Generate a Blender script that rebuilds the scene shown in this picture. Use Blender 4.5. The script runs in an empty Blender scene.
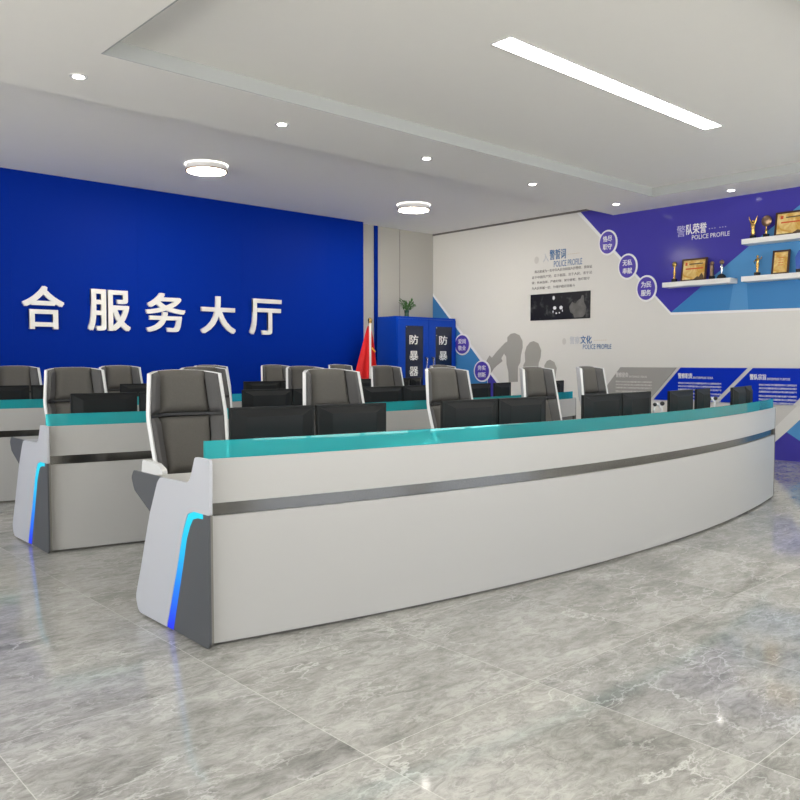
import bpy, bmesh, math, random
from mathutils import Vector, Matrix
random.seed(7)
sc = bpy.context.scene
COL = sc.collection
PI = math.pi

# ------------------------------------------------------------------ materials
def newmat(name):
    m = bpy.data.materials.new(name); m.use_nodes = True
    nt = m.node_tree; b = nt.nodes['Principled BSDF']
    return m, nt, b
def srgb(r, g, b):
    f = lambda c: (c/255/12.92) if c/255 <= .04045 else ((c/255+.055)/1.055)**2.4
    return (f(r), f(g), f(b), 1)
def mat(name, col, rough=.5, metal=0, spec=.5, noise=0, nscale=8, coat=0, bump=0, bscale=200):
    m, nt, b = newmat(name)
    b.inputs['Base Color'].default_value = col
    b.inputs['Roughness'].default_value = rough
    b.inputs['Metallic'].default_value = metal
    b.inputs['Specular IOR Level'].default_value = spec
    b.inputs['Coat Weight'].default_value = coat
    if coat: b.inputs['Coat Roughness'].default_value = .08
    tc = nt.nodes.new('ShaderNodeTexCoord')
    if noise:
        n = nt.nodes.new('ShaderNodeTexNoise'); n.inputs['Scale'].default_value = nscale; n.inputs['Detail'].default_value = 4
        nt.links.new(tc.outputs['Object'], n.inputs['Vector'])
        r = nt.nodes.new('ShaderNodeMix'); r.data_type = 'RGBA'
        r.inputs[6].default_value = tuple(c*(1-noise) for c in col[:3])+(1,)
        r.inputs[7].default_value = tuple(min(1, c*(1+noise)) for c in col[:3])+(1,)
        nt.links.new(n.outputs['Fac'], r.inputs[0]); nt.links.new(r.outputs[2], b.inputs['Base Color'])
    if bump:
        n = nt.nodes.new('ShaderNodeTexNoise'); n.inputs['Scale'].default_value = bscale
        nt.links.new(tc.outputs['Object'], n.inputs['Vector'])
        bp = nt.nodes.new('ShaderNodeBump'); bp.inputs['Strength'].default_value = bump; bp.inputs['Distance'].default_value = .002
        nt.links.new(n.outputs['Fac'], bp.inputs['Height']); nt.links.new(bp.outputs['Normal'], b.inputs['Normal'])
    return m
def emit(name, col, s):
    m, nt, b = newmat(name)
    b.inputs['Base Color'].default_value = (.8, .8, .8, 1)
    b.inputs['Emission Color'].default_value = col
    b.inputs['Emission Strength'].default_value = s
    return m

M = {}
M['ceiling'] = mat('ceiling_paint', (.88, .87, .84, 1), .9, noise=.01)
M['tray_shade'] = mat('tray_shade_grey', (.43, .45, .455, 1), .5)
M['wall_white'] = mat('wall_paint_cream', (.74, .725, .685, 1), .75, noise=.01)
M['wall_grey'] = mat('wall_panel_grey', (.42, .41, .38, 1), .6)
M['wall_line'] = mat('wall_joint_grey', (.30, .29, .27, 1), .6)
M['blue_wall'] = mat('blue_wall_panel', (.0005, .022, .28, 1), .5, spec=.04)
M['blue_seam'] = mat('blue_wall_seam', (.003, .02, .30, 1), .5)
M['desk_white'] = mat('desk_white_lacquer', (.475, .47, .457, 1), .3, spec=.35)
M['desk_cool_lit'] = mat('desk_white_cool_lit', (.50, .51, .55, 1), .30)  # desk white with the cool light from the left mixed into its colour
M['desk_dark'] = mat('desk_dark_grey', (.075, .08, .088, 1), .45)
M['taupe'] = mat('desk_edge_taupe', (.19, .18, .16, 1), .4)
M['black'] = mat('black_plastic', (.012, .012, .013, 1), .4)
M['steel'] = mat('brushed_steel_band', (.19, .185, .175, 1), .16, metal=1, noise=.04, nscale=30)
M['monitor'] = mat('monitor_black_plastic', (.011, .012, .012, 1), .5, spec=.2, noise=.1, nscale=20)
M['monitor_in'] = mat('monitor_back_inset', (.012, .013, .014, 1), .5, spec=.2)
M['screen'] = mat('monitor_screen', (.01, .01, .012, 1), .1)
M['shell'] = mat('chair_white_shell', (.80, .80, .80, 1), .25)
M['fabric'] = mat('chair_grey_fabric', (.115, .108, .098, 1), .75, noise=.12, nscale=120, bump=.5, bscale=400, spec=.3)
M['fabric_cool_lit'] = mat('chair_fabric_cool_lit', (.095, .092, .092, 1), .6, noise=.1, nscale=120, spec=.4)  # same grey fabric, toned for the cooler light on the wings
M['chrome'] = mat('chrome', (.6, .6, .6, 1), .12, metal=1)
M['purple'] = mat('graphic_purple', (.062, .053, .37, 1), .14, spec=.2)
M['lblue'] = mat('graphic_light_blue', (.095, .30, .60, 1), .14, spec=.2)
M['mblue'] = mat('graphic_mid_blue', (.055, .23, .52, 1), .14, spec=.2)
M['badge'] = mat('badge_violet', (.075, .045, .42, 1), .35)
M['white_print'] = mat('white_print', (.86, .86, .86, 1), .4)
M['letter'] = mat('raised_letter_white', (.82, .80, .77, 1), .35)
M['panel_grey'] = mat('board_grey', (.36, .345, .32, 1), .5)
M['beige_print'] = mat('graphic_pale_beige', (.62, .60, .56, 1), .6)
M['panel_blue'] = mat('board_blue', (.002, .03, .50, 1), .3, spec=.12)
M['txt_blue'] = mat('lettering_blue', (.03, .14, .34, 1), .5)
M['txt_pale'] = mat('lettering_pale', (.50, .52, .56, 1), .5)
M['txt_gold'] = mat('lettering_gold', (.60, .50, .38, 1), .5)
M['txt_dark'] = mat('lettering_dark', (.10, .09, .08, 1), .5)
M['txt_fade'] = mat('lettering_faded_white', (.45, .43, .70, 1), .5)
M['sil'] = mat('silhouette_grey', (.37, .36, .33, 1), .7)
M['cab_blue'] = mat('cabinet_blue_steel', (.002, .05, .42, 1), .35, spec=.2)
M['cab_in'] = mat('cabinet_inside_dark', (.02, .03, .07, 1), .5)
M['cab_glass'] = mat('cabinet_window_glass', (.012, .018, .045, 1), .08)
M['red'] = mat('flag_red', (.66, .003, .005, 1), .6)
M['yellow'] = mat('flag_yellow', (.9, .55, .03, 1), .6)
M['pole'] = mat('white_pole', (.8, .78, .75, 1), .3)
M['gold'] = mat('gold', (.62, .40, .13, 1), .25, metal=1)
M['bronze'] = mat('bronze', (.30, .20, .13, 1), .3, metal=1)
M['wood_dark'] = mat('frame_dark_wood', (.055, .02, .015, 1), .35)
M['blue_glass'] = mat('blue_crystal', (.05, .12, .5, 1), .1)
M['marble_black'] = mat('trophy_black_base', (.01, .01, .01, 1), .15)
M['leaf'] = mat('leaf_green', (.035, .14, .015, 1), .5, noise=.5, nscale=30)
M['vase'] = mat('vase_dark_green_glass', (.01, .05, .03, 1), .1)
M['shelf'] = mat('shelf_white', (.85, .84, .82, 1), .4)
M['frame_alu'] = mat('window_frame_grey', (.5, .5, .5, 1), .4)
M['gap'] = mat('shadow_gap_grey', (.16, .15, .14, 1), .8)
M['lamp'] = emit('lamp_diffuser', (1, .97, .92, 1), 16)
M['lamp_warm'] = emit('lamp_diffuser_warm', (1, .94, .82, 1), 60)
M['lamp_ring'] = emit('lamp_glow_ring', (1, .95, .88, 1), 2.2)
M['spot'] = emit('downlight_emitter', (1, .95, .88, 1), 12)
M['lamp_body'] = mat('lamp_white_body', (.65, .65, .66, 1), .4)
M['lamp_rim'] = mat('lamp_brown_rim', (.35, .24, .18, 1), .4)

def glass_mat():
    m, nt, b = newmat('teal_glass')
    nt.nodes.remove(b)
    out = nt.nodes['Material Output']
    tr = nt.nodes.new('ShaderNodeBsdfTransparent'); tr.inputs['Color'].default_value = (.34, .90, .92, 1)
    df = nt.nodes.new('ShaderNodeBsdfDiffuse'); df.inputs['Color'].default_value = (.05, .56, .60, 1)
    tl = nt.nodes.new('ShaderNodeBsdfTranslucent'); tl.inputs['Color'].default_value = (.05, .56, .60, 1)
    a0 = nt.nodes.new('ShaderNodeAddShader')
    nt.links.new(df.outputs[0], a0.inputs[0]); nt.links.new(tl.outputs[0], a0.inputs[1])
    mx = nt.nodes.new('ShaderNodeMixShader'); mx.inputs[0].default_value = .33
    nt.links.new(tr.outputs[0], mx.inputs[1]); nt.links.new(a0.outputs[0], mx.inputs[2])
    gl = nt.nodes.new('ShaderNodeBsdfGlossy'); gl.inputs['Roughness'].default_value = .02
    fr = nt.nodes.new('ShaderNodeFresnel'); fr.inputs['IOR'].default_value = 1.45
    m2 = nt.nodes.new('ShaderNodeMixShader')
    nt.links.new(fr.outputs[0], m2.inputs[0]); nt.links.new(mx.outputs[0], m2.inputs[1]); nt.links.new(gl.outputs[0], m2.inputs[2])
    nt.links.new(m2.outputs[0], out.inputs[0])
    return m
M['glass'] = glass_mat()

def led_mat():
    m, nt, b = newmat('led_strip_cyan_to_blue')
    tc = nt.nodes.new('ShaderNodeTexCoord'); sx = nt.nodes.new('ShaderNodeSeparateXYZ')
    nt.links.new(tc.outputs['Object'], sx.inputs[0])
    cr = nt.nodes.new('ShaderNodeValToRGB')
    e = cr.color_ramp.elements
    e[0].position = .02; e[0].color = (.002, .005, .95, 1)
    e[1].position = .55; e[1].color = (0, .80, 1, 1)
    q = cr.color_ramp.elements.new(.22); q.color = (0, .24, 1, 1)
    q = cr.color_ramp.elements.new(.40); q.color = (0, .60, 1, 1)
    nt.links.new(sx.outputs['Z'], cr.inputs[0]); nt.links.new(cr.outputs[0], b.inputs['Emission Color'])
    b.inputs['Base Color'].default_value = (0, .02, .1, 1)
    b.inputs['Emission Strength'].default_value = .55
    return m
M['led'] = led_mat()

def floor_mat():
    m, nt, b = newmat('grey_marble_tiles')
    N = nt.nodes.new; L = nt.links.new
    tc = N('ShaderNodeTexCoord')
    TS = .825
    sh = N('ShaderNodeVectorMath'); sh.operation = 'SUBTRACT'; sh.inputs[1].default_value = (.70, 1.00, 0)
    L(tc.outputs['Object'], sh.inputs[0])
    dv = N('ShaderNodeVectorMath'); dv.operation = 'DIVIDE'; dv.inputs[1].default_value = (TS, TS, TS)
    L(sh.outputs[0], dv.inputs[0])
    fl = N('ShaderNodeVectorMath'); fl.operation = 'FLOOR'; L(dv.outputs[0], fl.inputs[0])
    fr = N('ShaderNodeVectorMath'); fr.operation = 'FRACTION'; L(dv.outputs[0], fr.inputs[0])
    wn = N('ShaderNodeTexWhiteNoise'); wn.noise_dimensions = '2D'; L(fl.outputs[0], wn.inputs['Vector'])
    of = N('ShaderNodeVectorMath'); of.operation = 'SCALE'; of.inputs['Scale'].default_value = 7.0; L(wn.outputs['Color'], of.inputs[0])
    ad = N('ShaderNodeVectorMath'); ad.operation = 'ADD'; L(tc.outputs['Object'], ad.inputs[0]); L(of.outputs[0], ad.inputs[1])
    # stretch so the clouds lie along a diagonal
    mp = N('ShaderNodeMapping'); mp.inputs['Rotation'].default_value = (0, 0, math.radians(24)); mp.inputs['Scale'].default_value = (.8, 1.7, 1)
    L(ad.outputs[0], mp.inputs[0])
    def noise(scale, detail, rough, dist, vec=mp):
        n = N('ShaderNodeTexNoise'); n.inputs['Scale'].default_value = scale; n.inputs['Detail'].default_value = detail
        n.inputs['Roughness'].default_value = rough; n.inputs['Distortion'].default_value = dist
        L(vec.outputs[0], n.inputs['Vector']); return n
    def ramp(src, stops):
        r = N('ShaderNodeValToRGB'); e = r.color_ramp.elements
        e[0].position, e[0].color = stops[0]; e[1].position, e[1].color = stops[-1]
        for p, c in stops[1:-1]:
            q = e.new(p); q.color = c
        L(src, r.inputs[0]); return r
    def mix(mode, fac, a, bb):
        x = N('ShaderNodeMix'); x.data_type = 'RGBA'; x.blend_type = mode
        if isinstance(fac, float): x.inputs[0].default_value = fac
        else: L(fac, x.inputs[0])
        for i, s in ((6, a), (7, bb)):
            if isinstance(s, tuple): x.inputs[i].default_value = s
            else: L(s, x.inputs[i])
        return x.outputs[2]
    n1 = noise(1.7, 12, .68, .9)
    base = ramp(n1.outputs['Fac'], [(.30, (.225, .221, .211, 1)), (.45, (.36, .355, .338, 1)), (.58, (.44, .435, .417, 1)), (.75, (.52, .515, .495, 1))])
    n2 = noise(14, 10, .8, .8)
    fine = ramp(n2.outputs['Fac'], [(.38, (.56, .56, .55, 1)), (.58, (1.08, 1.08, 1.07, 1))])
    c = mix('MULTIPLY', .75, base.outputs[0], fine.outputs[0])
    wv = noise(3.0, 6, .6, 0)
    wa = N('ShaderNodeVectorMath'); wa.operation = 'SCALE'; wa.inputs['Scale'].default_value = .55; L(wv.outputs['Color'], wa.inputs[0])
    wp = N('ShaderNodeVectorMath'); wp.operation = 'ADD'; L(mp.outputs[0], wp.inputs[0]); L(wa.outputs[0], wp.inputs[1])
    def crackle(scale, w, strength, col, c, m0, m1, mscale):
        v = N('ShaderNodeTexVoronoi'); v.feature = 'DISTANCE_TO_EDGE'; v.inputs['Scale'].default_value = scale; L(wp.outputs[0], v.inputs['Vector'])
        r = ramp(v.outputs['Distance'], [(0.0, (strength,)*3+(1,)), (w, (0, 0, 0, 1))])
        msk = noise(mscale, 4, .6, .3, ad)
        rm = ramp(msk.outputs['Fac'], [(m0, (0, 0, 0, 1)), (m1, (1, 1, 1, 1))])
        mm = N('ShaderNodeMath'); mm.operation = 'MULTIPLY'; L(r.outputs[0], mm.inputs[0]); L(rm.outputs[0], mm.inputs[1])
        return mix('MIX', mm.outputs[0], c, col)
    c = crackle(2.6, .026, .85, (.60, .595, .575, 1), c, .46, .60, 2.2)
    c = crackle(6.5, .050, .75, (.56, .555, .535, 1), c, .44, .62, 3.7)
    c = crackle(4.1, .018, .6, (.17, .165, .16, 1), c, .52, .62, 2.9)
    # slight tint per tile
    tv = ramp(wn.outputs['Value'], [(0, (.93, .93, .94, 1)), (1, (1.0, .995, .98, 1))])
    c = mix('MULTIPLY', 1.0, c, tv.outputs[0])
    # joints
    sx = N('ShaderNodeSeparateXYZ'); L(fr.outputs[0], sx.inputs[0])
    def near(o):
        a = N('ShaderNodeMath'); a.operation = 'SUBTRACT'; a.inputs[1].default_value = .5; L(o, a.inputs[0])
        d = N('ShaderNodeMath'); d.operation = 'ABSOLUTE'; L(a.outputs[0], d.inputs[0])
        g = N('ShaderNodeMath'); g.operation = 'GREATER_THAN'; g.inputs[1].default_value = .5-.0019; L(d.outputs[0], g.inputs[0]); return g
    gx, gy = near(sx.outputs['X']), near(sx.outputs['Y'])
    mxn = N('ShaderNodeMath'); mxn.operation = 'MAXIMUM'; L(gx.outputs[0], mxn.inputs[0]); L(gy.outputs[0], mxn.inputs[1])
    hf = N('ShaderNodeMath'); hf.operation = 'MULTIPLY'; hf.inputs[1].default_value = .55; L(mxn.outputs[0], hf.inputs[0])
    c = mix('MIX', hf.outputs[0], c, (.66, .65, .61, 1))
    L(c, b.inputs['Base Color'])
    b.inputs['Roughness'].default_value = .065
    b.inputs['Specular IOR Level'].default_value = .5
    return m
M['floor'] = floor_mat()

def photo_mat():
    m, nt, b = newmat('black_and_white_photograph')
    N = nt.nodes.new; L = nt.links.new
    tc = N('ShaderNodeTexCoord')
    n = N('ShaderNodeTexNoise'); n.inputs['Scale'].default_value = 7; n.inputs['Detail'].default_value = 8; n.inputs['Roughness'].default_value = .7
    L(tc.outputs['Object'], n.inputs['Vector'])
    r = N('ShaderNodeValToRGB'); e = r.color_ramp.elements
    e[0].position = .54; e[0].color = (.002, .002, .002, 1); e[1].position = .8; e[1].color = (.14, .14, .13, 1)
    L(n.outputs['Fac'], r.inputs[0]); L(r.outputs[0], b.inputs['Base Color'])
    b.inputs['Roughness'].default_value = .4
    return m
M['photo'] = photo_mat()
M['photo_grey'] = mat('photograph_grey', (.13, .125, .115, 1), .4, noise=.8, nscale=9)

def cert_mat():
    m, nt, b = newmat('certificate_gold_paper')
    N = nt.nodes.new; L = nt.links.new
    tc = N('ShaderNodeTexCoord')
    n = N('ShaderNodeTexNoise'); n.inputs['Scale'].default_value = 9; n.inputs['Detail'].default_value = 4; n.inputs['Distortion'].default_value = 1
    L(tc.outputs['Object'], n.inputs['Vector'])
    r = N('ShaderNodeValToRGB'); e = r.color_ramp.elements
    e[0].position = .38; e[0].color = (.62, .33, .05, 1); e[1].position = .62; e[1].color = (.85, .68, .30, 1)
    L(n.outputs['Fac'], r.inputs[0]); L(r.outputs[0], b.inputs['Base Color'])
    b.inputs['Roughness'].default_value = .35
    return m
M['cert'] = cert_mat()
M['cert_red'] = mat('certificate_red_print', (.65, .10, .02, 1), .5)
M['cert_dark'] = mat('certificate_dark_print', (.10, .06, .03, 1), .5)

# ------------------------------------------------------------------ helpers
def link(name, bm, m, parent=None, smooth=False, world=True, kind=None, origin=None):
    """one mesh object. Coordinates in the bmesh are world coordinates when world, moved to the parent's (or own) origin."""
    if world:
        o_ = parent['_o'] if parent is not None else (origin or auto_origin(bm))
        bmesh.ops.translate(bm, verts=bm.verts, vec=-Vector(o_))
    bmesh.ops.recalc_face_normals(bm, faces=bm.faces)
    me = bpy.data.meshes.new(name); bm.to_mesh(me); bm.free()
    mats = m if isinstance(m, (list, tuple)) else [m]
    for x in mats: me.materials.append(x)
    if smooth:
        for p in me.polygons: p.use_smooth = True
        try: me.set_sharp_from_angle(angle=math.radians(38))
        except Exception: pass
    ob = bpy.data.objects.new(name, me); COL.objects.link(ob)
    if parent is not None: ob.parent = parent
    elif world: ob.location = o_
    if kind: ob['kind'] = kind
    return ob
def auto_origin(bm):
    xs = [v.co.x for v in bm.verts]; ys = [v.co.y for v in bm.verts]; zs = [v.co.z for v in bm.verts]
    return ((min(xs)+max(xs))/2, (min(ys)+max(ys))/2, min(zs))
ORIG = {}
class TH(object): pass
def thing(name, label, cat, loc=(0, 0, 0), rz=0, group=None):
    o = bpy.data.objects.new(name, None); COL.objects.link(o)
    o.location = loc; o.rotation_euler = (0, 0, rz); o['label'] = label; o['category'] = cat
    o.empty_display_size = .1
    if group: o['group'] = group
    o['_o'] = list(loc)
    return o
def tag(o, label, cat, group=None):
    o['label'] = label; o['category'] = cat
    if group: o['group'] = group
    return o
def dup(root, loc, rz=0, label=None):
    r = root.copy(); COL.objects.link(r); r.location = loc; r.rotation_euler = (0, 0, rz)
    if label: r['label'] = label
    for ch in list(root.children):
        c = ch.copy(); COL.objects.link(c); c.parent = r
        for g in ch.children:
            d = g.copy(); COL.objects.link(d); d.parent = c
    return r
def box(bm, x0, x1, y0, y1, z0, z1, bev=0):
    vs = [bm.verts.new(p) for p in ((x0, y0, z0), (x1, y0, z0), (x1, y1, z0), (x0, y1, z0), (x0, y0, z1), (x1, y0, z1), (x1, y1, z1), (x0, y1, z1))]
    fs = [bm.faces.new([vs[i] for i in f]) for f in ((0, 3, 2, 1), (4, 5, 6, 7), (0, 1, 5, 4), (1, 2, 6, 5), (2, 3, 7, 6), (3, 0, 4, 7))]
    if bev:
        es = list({e for f in fs for e in f.edges})
        bmesh.ops.bevel(bm, geom=es, offset=bev, segments=2, affect='EDGES', profile=.5)
    return vs
def nbox(*a, **k):
    bm = bmesh.new(); box(bm, *a, **k); return bm
def prism(bm, pts, axis, a, b):
    """polygon pts (2D) extruded along axis between a and b; axis x: pts=(y,z), y: pts=(x,z), z: pts=(x,y)"""
    def P(p, t):
        return {'x': (t, p[0], p[1]), 'y': (p[0], t, p[1]), 'z': (p[0], p[1], t)}[axis]
    A = [bm.verts.new(P(p, a)) for p in pts]; B = [bm.verts.new(P(p, b)) for p in pts]
    bm.faces.new(A); bm.faces.new(B[::-1]); n = len(pts)
    for i in range(n): bm.faces.new((A[i], B[i], B[(i+1) % n], A[(i+1) % n]))
def nprism(*a):
    bm = bmesh.new(); prism(bm, *a); return bm
def rounded(pts, rad, seg=5):
    """2D polygon with rounded corners; rad: number or list"""
    out = []; n = len(pts)
    for i in range(n):
        r = rad if not isinstance(rad, (list, tuple)) else rad[i]
        p = Vector(pts[i]); a = Vector(pts[i-1])-p; b = Vector(pts[(i+1) % n])-p
        if r <= 0: out.append(tuple(p)); continue
        ang = a.angle(b); d = min(r/math.tan(ang/2), a.length*.48, b.length*.48)
        s = p+a.normalized()*d; e = p+b.normalized()*d
        for k in range(seg+1):
            t = k/seg; q = s*(1-t)**2+p*2*t*(1-t)+e*t*t
            out.append((q.x, q.y))
    return out
def cyl(bm, c, r, z0, z1, n=24, r2=None):
    r2 = r if r2 is None else r2
    A = [bm.verts.new((c[0]+r*math.cos(2*PI*i/n), c[1]+r*math.sin(2*PI*i/n), z0)) for i in range(n)]
    B = [bm.verts.new((c[0]+r2*math.cos(2*PI*i/n), c[1]+r2*math.sin(2*PI*i/n), z1)) for i in range(n)]
    bm.faces.new(A[::-1]); bm.faces.new(B)
    for i in range(n): bm.faces.new((A[i], A[(i+1) % n], B[(i+1) % n], B[i]))
def lathe(bm, c, prof, n=20):
    rings = []
    for r, z in prof:
        rings.append([bm.verts.new((c[0]+max(r, .0004)*math.cos(2*PI*i/n), c[1]+max(r, .0004)*math.sin(2*PI*i/n), c[2]+z)) for i in range(n)])
    for A, B in zip(rings, rings[1:]):
        for i in range(n): bm.faces.new((A[i], A[(i+1) % n], B[(i+1) % n], B[i]))
    bm.faces.new(rings[0][::-1]); bm.faces.new(rings[-1])
def tube(bm, pts, r, n=8):
    pts = [Vector(p) for p in pts]; rings = []
    rr = r if isinstance(r, (list, tuple)) else [r]*len(pts)
    for i, p in enumerate(pts):
        t = (pts[min(i+1, len(pts)-1)]-pts[max(i-1, 0)]).normalized()
        u = t.cross(Vector((0, 0, 1)))
        if u.length < .05: u = t.cross(Vector((0, 1, 0)))
        u.normalize(); v = t.cross(u)
        rings.append([bm.verts.new(p+rr[i]*(u*math.cos(2*PI*k/n)+v*math.sin(2*PI*k/n))) for k in range(n)])
    for A, B in zip(rings, rings[1:]):
        for k in range(n): bm.faces.new((A[k], A[(k+1) % n], B[(k+1) % n], B[k]))
    bm.faces.new(rings[0][::-1]); bm.faces.new(rings[-1])
def ball(bm, c, r, s=(1, 1, 1), n=12):
    res = bmesh.ops.create_uvsphere(bm, u_segments=n, v_segments=n//2+2, radius=r)
    for v in res['verts']: v.co = Vector((v.co.x*s[0]+c[0], v.co.y*s[1]+c[1], v.co.z*s[2]+c[2]))

# wall frames: (u, v, d) -> world;  u runs to the right as one faces the wall, v up, d out of the wall
XR = 9.785; YB = 9.89
FR = lambda u, v, d: (XR-d, u, v)             # right wall: u given as the world Y (falls towards the right)
def wallR_prism(bm, pts, d0, d1): prism(bm, pts, 'x', XR-d1, XR-d0)

def text_bm(body, box_uv, face, dist, depth=.002, bold=0.0, res=2):
    if bold:          # heavier strokes: the same outlines set a little apart, joined
        w = abs(box_uv[2]-box_uv[0])/len(body); h_ = box_uv[3]-box_uv[1]; d = bold*min(w, h_*1.1); out = []
        u0, v0, u1, v1 = box_uv; sg = 1 if u1 > u0 else -1
        offs = [(-1, -.7), (1, -.7), (-1, .7), (1, .7), (0, 0)] if bold > .012 else [(-1, 0), (1, 0)]
        for k, (a, b) in enumerate(offs):
            out.append(text_bm(body, (u0+sg*d+a*d, v0+d+b*d, u1-sg*d+a*d, v1-d+b*d), face, dist-.0004*k, depth, 0, res))
        return join(out)
    """lettering fitted in box (u0, v0, u1, v1). face 'R': u is world Y, starts at the larger Y; 'B': u is world X, dist = world plane"""
    c = bpy.data.curves.new('t', 'FONT'); c.body = body; c.extrude = .01; c.offset = bold; c.resolution_u = res
    o = bpy.data.objects.new('t', c); COL.objects.link(o)
    bpy.context.view_layer.update()
    me = bpy.data.meshes.new_from_object(o.evaluated_get(bpy.context.evaluated_depsgraph_get()))
    bpy.data.objects.remove(o); bpy.data.curves.remove(c)
    bm = bmesh.new(); bm.from_mesh(me); bpy.data.meshes.remove(me)
    xs = [v.co.x for v in bm.verts]; ys = [v.co.y for v in bm.verts]
    x0, x1, y0, y1 = min(xs), max(xs), min(ys), max(ys)
    u0, v0, u1, v1 = box_uv
    for v in bm.verts:
        s = (v.co.x-x0)/(x1-x0); t = (v.co.y-y0)/(y1-y0); w = depth*(1 if v.co.z > 0 else 0)
        if face == 'R': v.co = Vector((dist-w, u0+(u1-u0)*s, v0+(v1-v0)*t))
        else: v.co = Vector((u0+(u1-u0)*s, dist-w, v0+(v1-v0)*t))
    return bm
def join(bms):
    out = bmesh.new()
    for b in bms:
        me = bpy.data.meshes.new('j'); b.to_mesh(me); b.free(); out.from_mesh(me); bpy.data.meshes.remove(me)
    return out

# ------------------------------------------------------------------ room
Z1, Z2, ZT = 3.36, 3.22, 3.33
XL, YF = -5.0, -4.0
YS = 6.33
link('floor', nbox(XL, XR, YF, YB, -.1, 0), M['floor'], kind='structure', origin=(0, 0, 0))
# ceiling: rear strip, lower soffit round a tray, tray
bm = bmesh.new(); box(bm, XL, XR+.1, YS, YB+.1, Z1, Z1+.2); link('ceiling', bm, M['ceiling'], kind='structure')
TX0, TX1, TY0, TY1 = 2.17, 9.08, 1.8, 5.32
bm = bmesh.new()
box(bm, XL, XR+.1, TY1, YS, Z2, Z1+.2); box(bm, XL, XR+.1, YF, TY0, Z2, Z1+.2)
box(bm, XL, TX0, TY0, TY1, Z2, Z1+.2); box(bm, TX1, XR+.1, TY0, TY1, Z2, Z1+.2)
link('ceiling', bm, M['ceiling'], kind='structure')
link('ceiling', nbox(TX0, TX1, TY0, TY1, ZT, Z1+.2), M['ceiling'], kind='structure')
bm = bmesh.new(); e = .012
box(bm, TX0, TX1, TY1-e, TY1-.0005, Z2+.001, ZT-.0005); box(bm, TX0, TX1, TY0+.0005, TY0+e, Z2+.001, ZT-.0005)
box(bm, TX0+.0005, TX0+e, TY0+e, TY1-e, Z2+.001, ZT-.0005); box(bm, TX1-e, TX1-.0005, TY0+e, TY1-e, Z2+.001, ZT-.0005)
link('tray_shade_strip', bm, M['tray_shade'], kind='structure')  # grey lining added so the tray sides look shaded against the ceiling
# walls
link('wall_right', nbox(XR, XR+.12, YF, YB+.1, 0, Z1), M['wall_white'], kind='structure')
link('wall_back', nbox(XL, XR, YB, YB+.12, 0, Z1), M['wall_grey'], kind='structure')
link('shadow_line_strip', nbox(XR-.012, XR, YS+.001, YB, Z1-.028, Z1), M['gap'], kind='structure')  # dark strip standing in for the shadow line under the rear ceiling
link('trim_2', nbox(9.0, 9.012, YB-.006, YB, 0, Z1), M['wall_line'], kind='structure')
# unseen window walls behind and to the left of the viewer
def window_wall(side):
    bm = bmesh.new(); fr = bmesh.new()
    if side == 'left':
        n, a0, a1 = 4, YF, YB
        def bx(b, u0, u1, w0, w1, z0, z1): box(b, XL-w1, XL-w0, u0, u1, z0, z1)
    else:
        n, a0, a1 = 4, XL, XR
        def bx(b, u0, u1, w0, w1, z0, z1): box(b, u0, u1, YF-w1, YF-w0, z0, z1)
    L = (a1-a0)/n
    bx(bm, a0, a1, 0, .2, 0, .1); bx(bm, a0, a1, 0, .2, 2.9, Z1)
    if side == 'front': bx(bm, a0, a0+(a1-a0)*.5, 0, .2, .1, 2.9)
    for i in range(n+1):
        u = a0+i*L; bx(bm, max(a0, u-.2), min(a1, u+.2), 0, .2, .1, 2.9)
    link('wall_'+side, bm, M['wall_white'], kind='structure')
    for i in range(0 if side == 'left' else 2, n):  # front wall: right-hand windows added to brighten that side of the room
        fb = bmesh.new(); u0 = a0+i*L+.2; u1 = a0+(i+1)*L-.2
        if True:
            bx(fb, u0, u1, .05, .12, .1, .16); bx(fb, u0, u1, .05, .12, 2.84, 2.9)
            for k in range(4):
                w = u0+(u1-u0-.06)*k/3; bx(fb, w, w+.06, .05, .12, .16, 2.84)
        link('window_%d' % (i+1+(0 if side == 'left' else 4)), fb, M['frame_alu'], kind='structure')
window_wall('left')
window_wall('front')

# blue feature wall
bw = thing('wall_panel', 'large plain blue feature panel behind the raised white characters', 'wall panel', (4.2, 9.74, 0))
link('panel_face', nbox(.2, 8.10, 9.74, 9.889, .0, Z1-.002), M['blue_wall'], bw)
seams = bmesh.new()
for x in (1.4, 2.9, 4.4, 5.9, 7.4): box(seams, x, x+.004, 9.7385, 9.741, .0, Z1-.004)
link('panel_seam', seams, M['blue_wall'], bw)
tag(link('wall_panel', nbox(8.44, 8.505, 9.86, 9.889, 0, Z1-.002), M['blue_wall']), 'narrow vertical blue strip between grey wall panels beside the flag', 'wall panel')

# raised characters
chars = [('合', 3.00, 3.471, 'leftmost large raised white character on the blue wall'),
         ('服', 3.752, 4.281, 'large raised white character on blue wall, second from left, the densest one'),
         ('务', 4.486, 5.03, 'large raised white character at the middle of the five on blue wall'),
         ('大', 5.255, 5.781, 'large raised white character on blue wall, plain three-stroke, second from right'),
         ('厅', 6.009, 6.537, 'rightmost large raised white character on blue wall')]
for ch, a, b, lab in chars:
    y = 9.70
    bm = text_bm(ch, (a, 1.556, b, 2.065), 'B', 9.739, depth=.035, bold=.022, res=4)
    tag(link('raised_character', bm, M['letter']), lab, 'sign lettering', 'raised white characters on the blue wall')

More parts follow.
